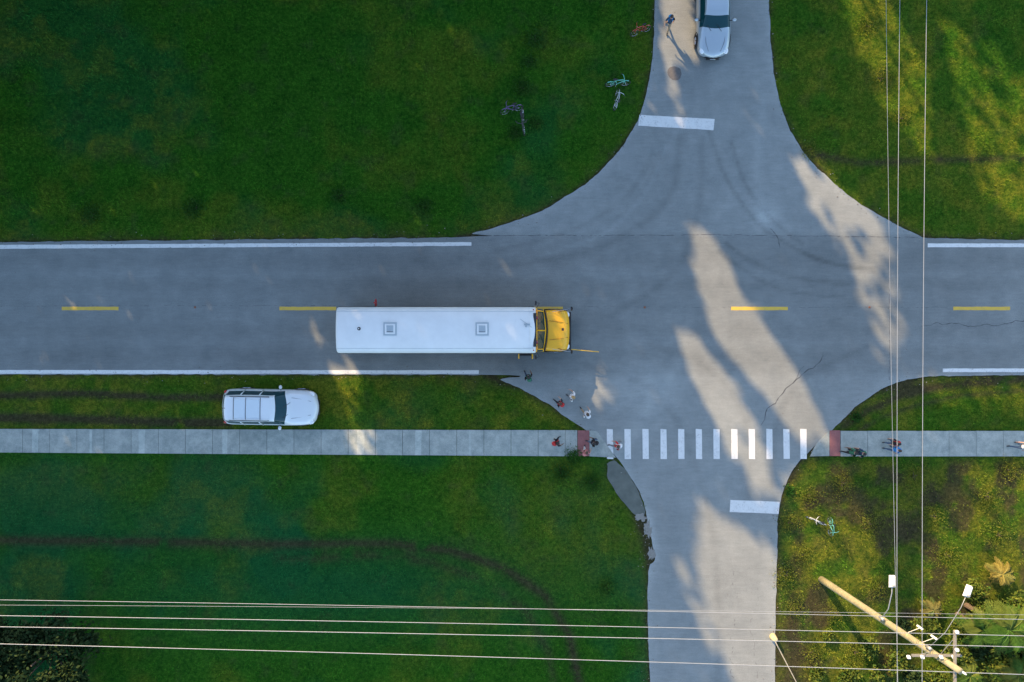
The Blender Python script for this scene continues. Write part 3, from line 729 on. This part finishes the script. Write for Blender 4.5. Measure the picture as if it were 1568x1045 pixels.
def fr(x,hw,zb,zt,c=.05,bow=0):
    h=[(0,zb),(hw*.9,zb),(hw,zb+.1),(hw,(zb+zt)/2),(hw*.98,zt-.18),(hw*.9,zt-.05),(hw*.6,zt),(0,zt+c)]
    r=[(x+bow*(1-(a/hw)**2),a,b) for a,b in h]; return r+[(p[0],-p[1],p[2]) for p in r[-2:0:-1]]
mb.loft([fr(4.05,1.15,.55,2.85),fr(4.12,1.14,.55,2.8),fr(4.18,1.13,.55,2.66),fr(4.50,1.12,.55,1.82,.05,.12),fr(4.56,1.12,.55,1.72,.05,.14)],lambda i,j: glass if i==2 and 4<=min(j,13-j)<=6 else busy)
for y_ in (-.98,-.02,.98): mb.tube([(4.2,y_,2.72),(4.52+.12*(1-y_*y_),y_,1.84)],.03,busy,6)
mb.tube([(4.6,.15,1.87),(4.40,.7,2.35)],.012,blackp,4); mb.tube([(4.55,-.8,1.85),(4.40,-.2,2.35)],.012,blackp,4)
mb.obj('windscreen',parent=e,smooth=False)
mb=MB()
mb.loft([fr(4.58,1.06,.5,1.66,.06,.12),fr(4.66,1.08,.5,1.68,.07,.12),fr(5.0,1.10,.5,1.66,.08,.1),fr(5.4,1.12,.5,1.58,.08,.08),fr(5.68,1.10,.5,1.46,.08,.08),fr(5.84,1.02,.5,1.28,.06,.1),fr(5.90,.90,.52,1.0,.03,.1)],lambda i,j: busy)
mb.obj('hood',parent=e,smooth=True,sub=2)
mb=MB()
mb.tube([(4.60,-1.05,1.72),(4.70,-.5,1.76),(4.73,0,1.78),(4.70,.5,1.76),(4.60,1.05,1.72)],.045,blackp,6)
mb.tube([(4.85,.5,1.735),(5.4,.44,1.645),(5.85,.36,1.4)],.014,seamy,4); mb.tube([(4.85,-.5,1.735),(5.4,-.44,1.645),(5.85,-.36,1.4)],.014,seamy,4)
mb.box((5.99,0,.62),(.14,2.0,.3),blackp); mb.box((5.97,0,1.0),(.06,.9,.42),blackp)
for sg in (-1,1):
    mb.sph((5.84,sg*.84,1.05),(.12,.16,.12),lamp); mb.box((5.2,sg*1.13,1.0),(.5,.02,.03),blackp)
    mb.box((5.45,sg*1.03,1.6),(.14,.07,.05),M('amber_lamp',(.8,.3,.02),.2))
mb.box((5.55,0.05,1.68),(.12,.14,.03),blackp)
for sg in (-1,1):
    mb.tube([(5.3,sg*.95,1.6),(5.75,sg*1.05,1.85),(5.98,sg*1.12,1.9)],.014,blackp,5); mb.sph((6.0,sg*1.12,1.86),(.07,.11,.14),blackp)
    mb.tube([(5.0,sg*.98,1.64),(5.98,sg*1.12,1.95)],.012,chrome,5)
    mb.tube([(4.15,sg*1.13,2.6),(4.3,sg*1.36,2.5),(4.15,sg*1.42,2.2)],.014,blackp,5); mb.box((4.12,sg*1.40,2.2),(.07,.2,.38),blackp)
mb.obj('front_fittings',parent=e,smooth=False)
mb=MB()
mb.tube([(6.02,-1.0,.75),(6.5,-1.05,.76),(7.55,-1.14,.78)],.022,M('gate_yellow',(.8,.45,.03),.5),6); mb.cyl((6.03,-1.0,.65),(6.03,-1.0,.85),.04,blackp)
mb.obj('crossing_arm',parent=e)
mb=MB()
mb.cyl((-4.2,1.2,1.75),(-4.2,1.34,1.75),.03,blackp); 
o8=[(-4.2+.012*s_,1.42+.23*math.cos(a),1.75+.23*math.sin(a)) for s_ in (-1,1) for a in [math.pi/8+k*math.pi/4 for k in range(8)]]
sr=M('stop_red',(.5,.015,.02),.4)
mb.add(o8,[tuple(range(8)),tuple(range(15,7,-1))]+[(i,(i+1)%8,8+(i+1)%8,8+i) for i in range(8)],sr)
mb.cyl((-4.2,1.42,1.97),(-4.2,1.42,2.1),.05,redl)
mb.obj('stop_arm',parent=e)
mb=MB()
mb.box((3.6,-1.19,1.6),(.8,.03,1.9),blackp)
for x_ in (3.25,3.95): mb.box((x_,-1.33,1.6),(.04,.28,1.85),busy); mb.box((x_+.025,-1.33,1.8),(.01,.2,1.2),glass)
mb.box((3.6,-1.2,.45),(.7,.3,.05),blackp)
mb.obj('door',parent=e)
mb=MB()
for x_ in (5.1,-3.3):
    for sg in (-1,1): wheel(mb,x_,sg*1.0,.48,.27); 
for sg in (-1,1): mb.torus((-3.3,sg*1.17,.5),.55,.03,blackp); mb.torus((5.1,sg*1.12,.5),.55,.03,blackp)
mb.obj('wheels',parent=e)
mb=MB(); mb.box((-.8,0,.5),(9.8,1.6,.25),blackp); mb.box((-6.02,0,.55),(.12,2.3,.28),blackp); mb.obj('chassis',parent=e)
# ------------------------------------------------------------ bicycles
def bicycle(name,px_,py_,ang,col,sc=.85,lean=.14):
    fm=M('frame_'+col[0],col[1],.35,coat=.6); mb=MB(); R=.33
    for x_ in (-.52,.52):
        mb.torus((x_,0,R),R,.024,rubber); mb.torus((x_,0,R),R-.03,.012,chrome,k=5); mb.cyl((x_,-.05,R),(x_,.05,R),.025,chrome)
        for k in range(10):
            a=k*math.pi/5; mb.cyl((x_,0,R),(x_+.3*math.cos(a),0,R+.3*math.sin(a)),.0025,chrome,n=3,cap=False)
    BB=(-.08,0,.30); ST=(-.2,0,.78); HT=(.36,0,.82); HB=(.39,0,.68)
    for a,b_ in ((BB,ST),(BB,HB),(ST,HT),(HT,HB)): mb.cyl(a,b_,.028,fm)
    for sg in (-.06,.06):
        mb.cyl((-.52,sg,R),(BB[0],sg*.5,BB[2]),.013,fm); mb.cyl((-.52,sg,R),(ST[0],sg*.4,ST[2]-.04),.012,fm); mb.cyl((HB[0],sg*.6,HB[2]),(.52,sg,R),.014,fm)
    mb.cyl(ST,(-.23,0,.90),.015,chrome); mb.sph((-.27,0,.93),(.15,.08,.035),blackp); mb.sph((-.17,0,.93),(.13,.04,.03),blackp)
    mb.cyl(HT,(.33,0,.98),.018,chrome)
    mb.tube([(.2,-.33,1.02),(.3,-.22,1.03),(.35,0,.99),(.3,.22,1.03),(.2,.33,1.02)],.02,fm,6)
    for sg in (-1,1): mb.cyl((.24,sg*.27,1.025),(.15,sg*.36,1.02),.026,blackp); mb.cyl((BB[0]+.12*sg,sg*.05,BB[2]-.1*sg),(BB[0]+.12*sg,sg*.17,BB[2]-.1*sg),.02,blackp)
    mb.torus((BB[0],.05,BB[2]),.09,.008,blackp); mb.cyl((BB[0],-.06,BB[2]),(BB[0],.06,BB[2]),.03,chrome)
    mb.tube([(-.12,-.04,.3),(-.16,-.2,.0)],.01,chrome,4)
    mb.tube([(-.83,0,.45),(-.7,0,.62),(-.52,0,.69),(-.34,0,.62)],.03,fm,4); mb.tube([(.34,0,.62),(.52,0,.69),(.7,0,.62)],.03,fm,4)
    o=mb.obj(name,smooth=True); b=P(px_,py_,.5); o.location=(b[0],b[1],.02); o.scale=(sc,)*3
    o.rotation_mode='XYZ'; o.rotation_euler=(lean,0,ang)
    return o
mint=('mint',(.14,.52,.40)); blk=('black',(.03,.03,.035)); gry=('grey',(.5,.53,.53)); rd=('red',(.5,.03,.02)); prp=('purple',(.12,.06,.2))
bicycle('bicycle',947,127,math.radians(4),mint,.8,-.12); bicycle('bicycle',943,150,math.radians(80),gry,.7,.3)
bicycle('bicycle',803,184,math.radians(-86),blk,.9,.2); bicycle('bicycle',784,168,math.radians(195),prp,.75,.3)
bicycle('bicycle',983,46,math.radians(-160),rd,.7,.3)
bicycle('bicycle',1274,809,math.radians(-88),mint,.62,-.2); bicycle('bicycle',1252,801,math.radians(155),gry,.7,.2)
# ------------------------------------------------------------ people
skinc=[M('skin_a',(.45,.26,.18),.5),M('skin_b',(.20,.11,.07),.5)]
def person(px_,py_,h,face,shirt,pants,hair,skin,pack=None,stride=.3,arm=.35,longhair=False,name='pedestrian'):
    kid=h<1.5; me=bpy.data.meshes.new('sk'); v=[];ed=[];rad=[];lab=[];root=[]
    def add(p,r,par,l,rt=False):
        v.append(p);rad.append(r);lab.append(l);root.append(rt)
        if par is not None: ed.append((par,len(v)-1))
        return len(v)-1
    pe=add((0,0,.95),(.135,.105),None,'p',True); s1=add((.01,0,1.1),(.13,.10),pe,'s'); ch=add((.0,0,1.3),(.155,.11),s1,'s'); nk0=add((-.005,0,1.42),(.09,.07),ch,'s')
    nk=add((.005,0,1.5),(.052,.055),nk0,'k'); h1=add((.03,0,1.58),(.068,.075),nk,'k'); h2=add((.02,0,1.66),(.078,.098),h1,'k'); h3=add((.01,0,1.72),(.06,.075),h2,'h')
    fing=[]
    for sg in (-1,1):
        sw=stride*sg
        hp=add((0,sg*.085,.88),(.092,.095),pe,'p'); kn=add((.42*math.sin(sw)+.03,sg*.095,.48+.03*abs(sw)),(.062,.062),hp,'p')
        bk=-.12 if sg*stride<0 else 0.0
        ax=.84*math.sin(sw)+bk; an=add((ax,sg*.1,.10+(.05 if bk else 0)),(.042,.042),kn,'p'); hl=add((ax+.02,sg*.1,.055),(.042,.045),an,'f'); add((ax+.17,sg*.115,.04),(.04,.03),hl,'f')
        aw=-arm*sg
        sh=add((0,sg*.175,1.39),(.062,.062),nk0,'s'); el=add((-.02+.26*math.sin(aw),sg*.235,1.13),(.045,.045),sh,'s'); wr=add((.08+.48*math.sin(aw),sg*.245,.90+.05*abs(aw)),(.030,.026),el,'k')
        pm=add((.11+.5*math.sin(aw),sg*.24,.83+.05*abs(aw)),(.036,.018),wr,'k'); fing.append((Vector(v[pm]),sg))
    for p,sg in fing:
        for k in range(4):
            y=(k-1.5)*.02; L=(.06,.072,.07,.055)[k]
            a=add((p.x+y,p.y,p.z-.01),(.009,.009),None,'k',True); b=add((p.x+y*1.15,p.y-sg*.004,p.z-.03-L*.5),(.0085,.0085),a,'k'); add((p.x+y*1.15,p.y-sg*.02,p.z-.03-L),(.007,.007),b,'k')
        a=add((p.x+.02,p.y,p.z+.02),(.011,.011),None,'k',True); b=add((p.x+.055,p.y-sg*.012,p.z-.005),(.01,.01),a,'k'); add((p.x+.06,p.y-sg*.02,p.z-.04),(.008,.008),b,'k')
    me.from_pydata(v,ed,[]); o=bpy.data.objects.new('sk',me); scene.collection.objects.link(o)
    sk=o.modifiers.new('Skin','SKIN'); sk.use_smooth_shade=True
    for i,sv in enumerate(me.skin_vertices[0].data): sv.radius=rad[i]; sv.use_root=root[i]
    o.modifiers.new('s','SUBSURF').levels=1
    dg=bpy.context.evaluated_depsgraph_get(); ev=o.evaluated_get(dg); nm=bpy.data.meshes.new_from_object(ev)
    bpy.data.objects.remove(o)
    mats=[skin,shirt,pants,M('shoe_dark',(.03,.03,.035),.6),hair]; nm.materials.clear()
    mb=MB(); mb.mats=list(mats)
    V=[tuple(q.co) for q in nm.vertices]; mi={'k':0,'s':1,'p':2,'f':3,'h':4}
    E=[(Vector(v[a]),Vector(v[b]),lab[b]) for a,b in ed]
    def lb(c):
        best=None
        for a,b,l in E:
            d=b-a; t=max(0,min(1,(c-a).dot(d)/d.length_squared)); q=(c-a-d*t).length
            if best is None or q<best[0]: best=(q,l)
        l=best[1]
        if c.z>1.1 and c.z<1.47 and l=='k' and abs(c.y)<.2: l='s'
        if c.z>1.6 and (c.x<-.005 or c.z>1.73): l='h'
        return mi[l]
    fs=[list(p.vertices) for p in nm.polygons]; fm=[lb(Vector(p.center)) for p in nm.polygons]
    mb.v=V; mb.f=fs; mb.m=fm
    mb.sph((-.008,0,1.672),(.108,.092,.098),hair,14,10)
    if longhair: mb.sph((-.075,0,1.56),(.05,.085,.15),hair,10,8)
    for sg in (-1,1):
        mb.sph((.095,sg*.032,1.65),(.012,.015,.01),M('eye_white',(.7,.7,.7),.3),6,4); mb.sph((.105,sg*.032,1.65),.006,blackp,5,4); mb.sph((.01,sg*.088,1.645),(.02,.012,.03),skin,8,6)
    mb.sph((.112,0,1.62),(.02,.014,.024),skin,8,6); mb.sph((.1,0,1.585),(.01,.025,.008),M('lips',(.35,.12,.1),.5),8,4)
    mb.torus((0,0,.98),.125,.018,shirt,'Z'); mb.torus((0,0,1.46),.058,.014,shirt,'Z')
    if pack:
        mb.sph((-.19,0,1.22),(.11,.15,.20),pack,14,10); mb.sph((-.28,0,1.13),(.05,.11,.10),pack,10,8)
        for sg in (-1,1): mb.tube([(-.15,sg*.1,1.36),(-.02,sg*.11,1.47),(.11,sg*.11,1.36),(.12,sg*.12,1.2),(-.1,sg*.13,1.08)],.016,pack,5)
    q=mb.obj(name,smooth=True); k=h/1.76; kw=k*(1.12 if kid else 1.04); q.scale=(kw,kw,k)
    b=P(px_,py_,h*.55); q.location=(b[0],b[1],RZ+.005); q.rotation_euler[2]=math.radians(face); return q
C=lambda n,c:M('cloth_'+n,c,.85,var=.2,scale=20)
hb=M('hair_brown',(.06,.035,.02),.6); hk=M('hair_black',(.012,.01,.01),.5); hl=M('hair_blond',(.35,.22,.09),.6)
navy=C('navy',(.02,.05,.10)); tan=C('tan',(.30,.22,.14)); bl=C('black',(.015,.015,.018)); wt=C('white',(.65,.65,.66)); rdc=C('red',(.5,.03,.03)); den=C('denim',(.06,.10,.17)); gn=C('green',(.03,.14,.08)); blu=C('blue',(.02,.22,.55)); pk=C('pink',(.5,.2,.18)); gr=C('grey',(.2,.2,.21))
A,B=skinc
person(1025,34,1.45,-100,navy,tan,hb,A,blu,.35)
person(809,577,1.5,110,bl,den,hk,B,gn,.3)
person(876,607,1.7,150,wt,gr,hl,A,None,.1,longhair=True)
person(857,617,1.35,140,bl,bl,hb,A,rdc,.3)
person(898,633,1.55,120,wt,tan,hb,A,wt,.3)
person(853,677,1.45,20,bl,bl,hk,B,rdc,.2)
person(908,677,1.5,170,bl,den,hk,B,bl,.25)
person(897,691,1.3,60,pk,wt,hb,A,pk,.15)
person(944,682,1.4,180,rdc,gr,hb,A,wt,.35)
person(1303,692,1.4,180,gn,bl,hk,B,bl,.2)
person(1315,693,1.45,175,navy,bl,hk,A,gn,.2)
person(1368,678,1.35,180,bl,den,hk,A,rdc,.15)
person(1369,688,1.35,170,blu,den,hb,A,blu,.2)
person(1567,684,1.6,180,wt,den,hb,A,None,.2)
# ------------------------------------------------------------ utility poles, lamps, wires
wood=M('pole_wood',(.27,.25,.15),.85,var=.45,scale=5,bmp=.5); galv=M('galvanised',(.38,.39,.38),.5,.5); cer=M('insulator_white',(.72,.74,.74),.3); armm=M('crossarm_grey',(.22,.21,.18),.8)
def pole(name,bx_,by_,tx,ty,h,arms=True):
    e=empty(name,(bx_,by_,0)); mb=MB(); dx,dy=tx-bx_,ty-by_
    mb.tube([(dx*k/8,dy*k/8,-.1+h*k/8) for k in range(9)],[.19-.008*k for k in range(9)],wood,14)
    mb.obj('shaft',parent=e,smooth=True)
    if arms:
        mb=MB()
        mb.box((dx+.05,dy+.25,h-.5),(.08,2.3,.10),armm); mb.box((dx-.3,dy+.15,h-1.1),(2.0,.08,.10),armm)
        for o_ in (-.9,-.2,.5,1.2):
            mb.cyl((dx+.05,dy+.2+o_,h-.44),(dx+.05,dy+.2+o_,h-.28),.05,cer,.035); mb.torus((dx+.05,dy+.2+o_,h-.36),.06,.022,cer,'Z',14,6)
        for o_ in (-1.2,-.65,.1,.6):
            mb.cyl((dx-.3+o_,dy+.15,h-1.04),(dx-.3+o_,dy+.15,h-.85),.05,cer,.035); mb.torus((dx-.3+o_,dy+.15,h-.95),.06,.022,cer,'Z',14,6)
        mb.tube([(dx,dy,h-1.4),(dx,dy+1.0,h-.56)],.015,galv,5); mb.tube([(dx,dy,h-1.8),(dx-1.0,dy+.15,h-1.16)],.015,galv,5)
        mb.cyl((dx+.05,dy,h),(dx+.05,dy,h+.16),.05,cer,.03)
        for k in (2.6,3.6):
            mb.tube([(dx,dy,h-k),(dx+.45,dy+.3,h-k+.2)],.018,galv,5); mb.cyl((dx+.42,dy+.3,h-k),(dx+.42,dy+.3,h-k+.35),.05,cer)
        mb.obj('crossarms',parent=e,bevel=.004)
    return e
b0=P(1258,888); t0=P(1473,1030,11.0)
up=pole('utility_pole',b0[0],b0[1],t0[0],t0[1],11.0)
pole('utility_pole',-46,-12.2,-46,-12.2,11); pole('utility_pole',17.6,58,17.6,58,11); pole('utility_pole',64,-12.9,64,-12.9,11)
def streetlamp(px1,py1,z1,px2,py2,z2,sz,ar=.03):
    a=P3(px1,py1,z1); b=P3(px2,py2,z2); e=empty('street_lamp',tuple(a)); d=b-a; mb=MB()
    mb.tube([(0,0,0),tuple(d*.35+Vector((0,0,.25))),tuple(d*.8+Vector((0,0,.15))),tuple(d)],ar,galv,8); mb.cyl((0,0,-.15),(0,0,.15),.07,galv); mb.obj('arm',parent=e,smooth=True)
    mb=MB(); q=math.atan2(d.y,d.x); mb.box((d.x+.15*math.cos(q),d.y+.15*math.sin(q),d.z+.02),(.62*sz,.30*sz,.13),cer,rot=q,taper=.78); mb.cyl((d.x,d.y,d.z+.08),(d.x,d.y,d.z+.17),.05,galv)
    mb.box((d.x+.15*math.cos(q),d.y+.15*math.sin(q),d.z-.06),(.4*sz,.2*sz,.04),lamp,rot=q); mb.obj('head',parent=e,bevel=.03)
streetlamp(1350,947,6.1,1366,896,6.9,.9,.022)
streetlamp(1422,992,9.2,1480,911,10.2,.8,.012)
# roadside post
g0=P(1183,975); g1=P(1222,1050,4.5)
e=empty('marker_post',(g0[0],g0[1],0)); mb=MB(); mb.tube([(0,0,0),(g1[0]-g0[0],g1[1]-g0[1],4.5)],[.035,.02],galv,8); mb.obj('shaft',parent=e)
mb=MB(); pb=M('post_base',(.50,.42,.24),.8,var=.3); mb.cyl((0,0,-.05),(0,0,.4),.22,pb,.12,12); mb.sph((0,0,.4),(.14,.14,.08),pb); mb.obj('base',parent=e,smooth=True)
# wires
wm=M('wire_aluminium',(.30,.33,.36),.6,.2)
def wire(p1,p2,z,r,sag=.25,ext=2.0):
    a=Vector(P3(*p1,z)); b=Vector(P3(*p2,z)); d=b-a; mb=MB(); pts=[]
    a2=a-d*ext; b2=b+d*ext
    for i in range(41):
        t=i/40; p=a2.lerp(b2,t); s=(t-.5)*2; p.z=z+sag*(s*s)*2; pts.append(tuple(p))
    mb.tube(pts,r,wm,6); mb.obj('power_line',smooth=True)
wire((0,917),(1568,947),9.9,.010,ext=.5)
wire((0,941),(1568,972),10.4,.012,ext=.5)
wire((0,958),(1568,989),10.5,.013,ext=.5)
wire((0,984),(1568,1031),10.6,.013,ext=.5)
wire((0,925),(1568,940),8.8,.006,ext=.5)
wire((1355,0),(1373,1045),9.8,.007,ext=.7)
wire((1376,0),(1372,1045),9.9,.010,ext=.7)
wire((1417,0),(1410,1045),10.1,.011,ext=.7)
# ------------------------------------------------------------ light, world, camera
w=bpy.data.worlds.new('World'); scene.world=w; w.use_nodes=True; nt=w.node_tree
sky=nt.nodes.new('ShaderNodeTexSky'); sky.sky_type='NISHITA'; sky.sun_disc=False; sky.sun_elevation=EL; sky.sun_rotation=math.atan2(-ux,-uy)
nt.links.new(sky.outputs[0],nt.nodes['Background'].inputs[0]); nt.nodes['Background'].inputs[1].default_value=.43
l=bpy.data.lights.new('sun','SUN'); l.energy=12; l.angle=math.radians(.5); l.color=(1,.68,.36); lo=bpy.data.objects.new('sun',l); scene.collection.objects.link(lo)
lo.rotation_euler=Vector((ux*math.cos(EL),uy*math.cos(EL),-math.sin(EL))).to_track_quat('-Z','Y').to_euler(); lo.location=(-30,40,40)
cam=bpy.data.cameras.new('camera'); co=bpy.data.objects.new('camera',cam); scene.collection.objects.link(co)
co.location=(0,0,H); co.rotation_euler=(0,0,0); cam.sensor_width=36; cam.lens=24; cam.clip_end=3000; scene.camera=co
scene.view_settings.view_transform='Standard'; scene.view_settings.look='None'; scene.view_settings.exposure=0
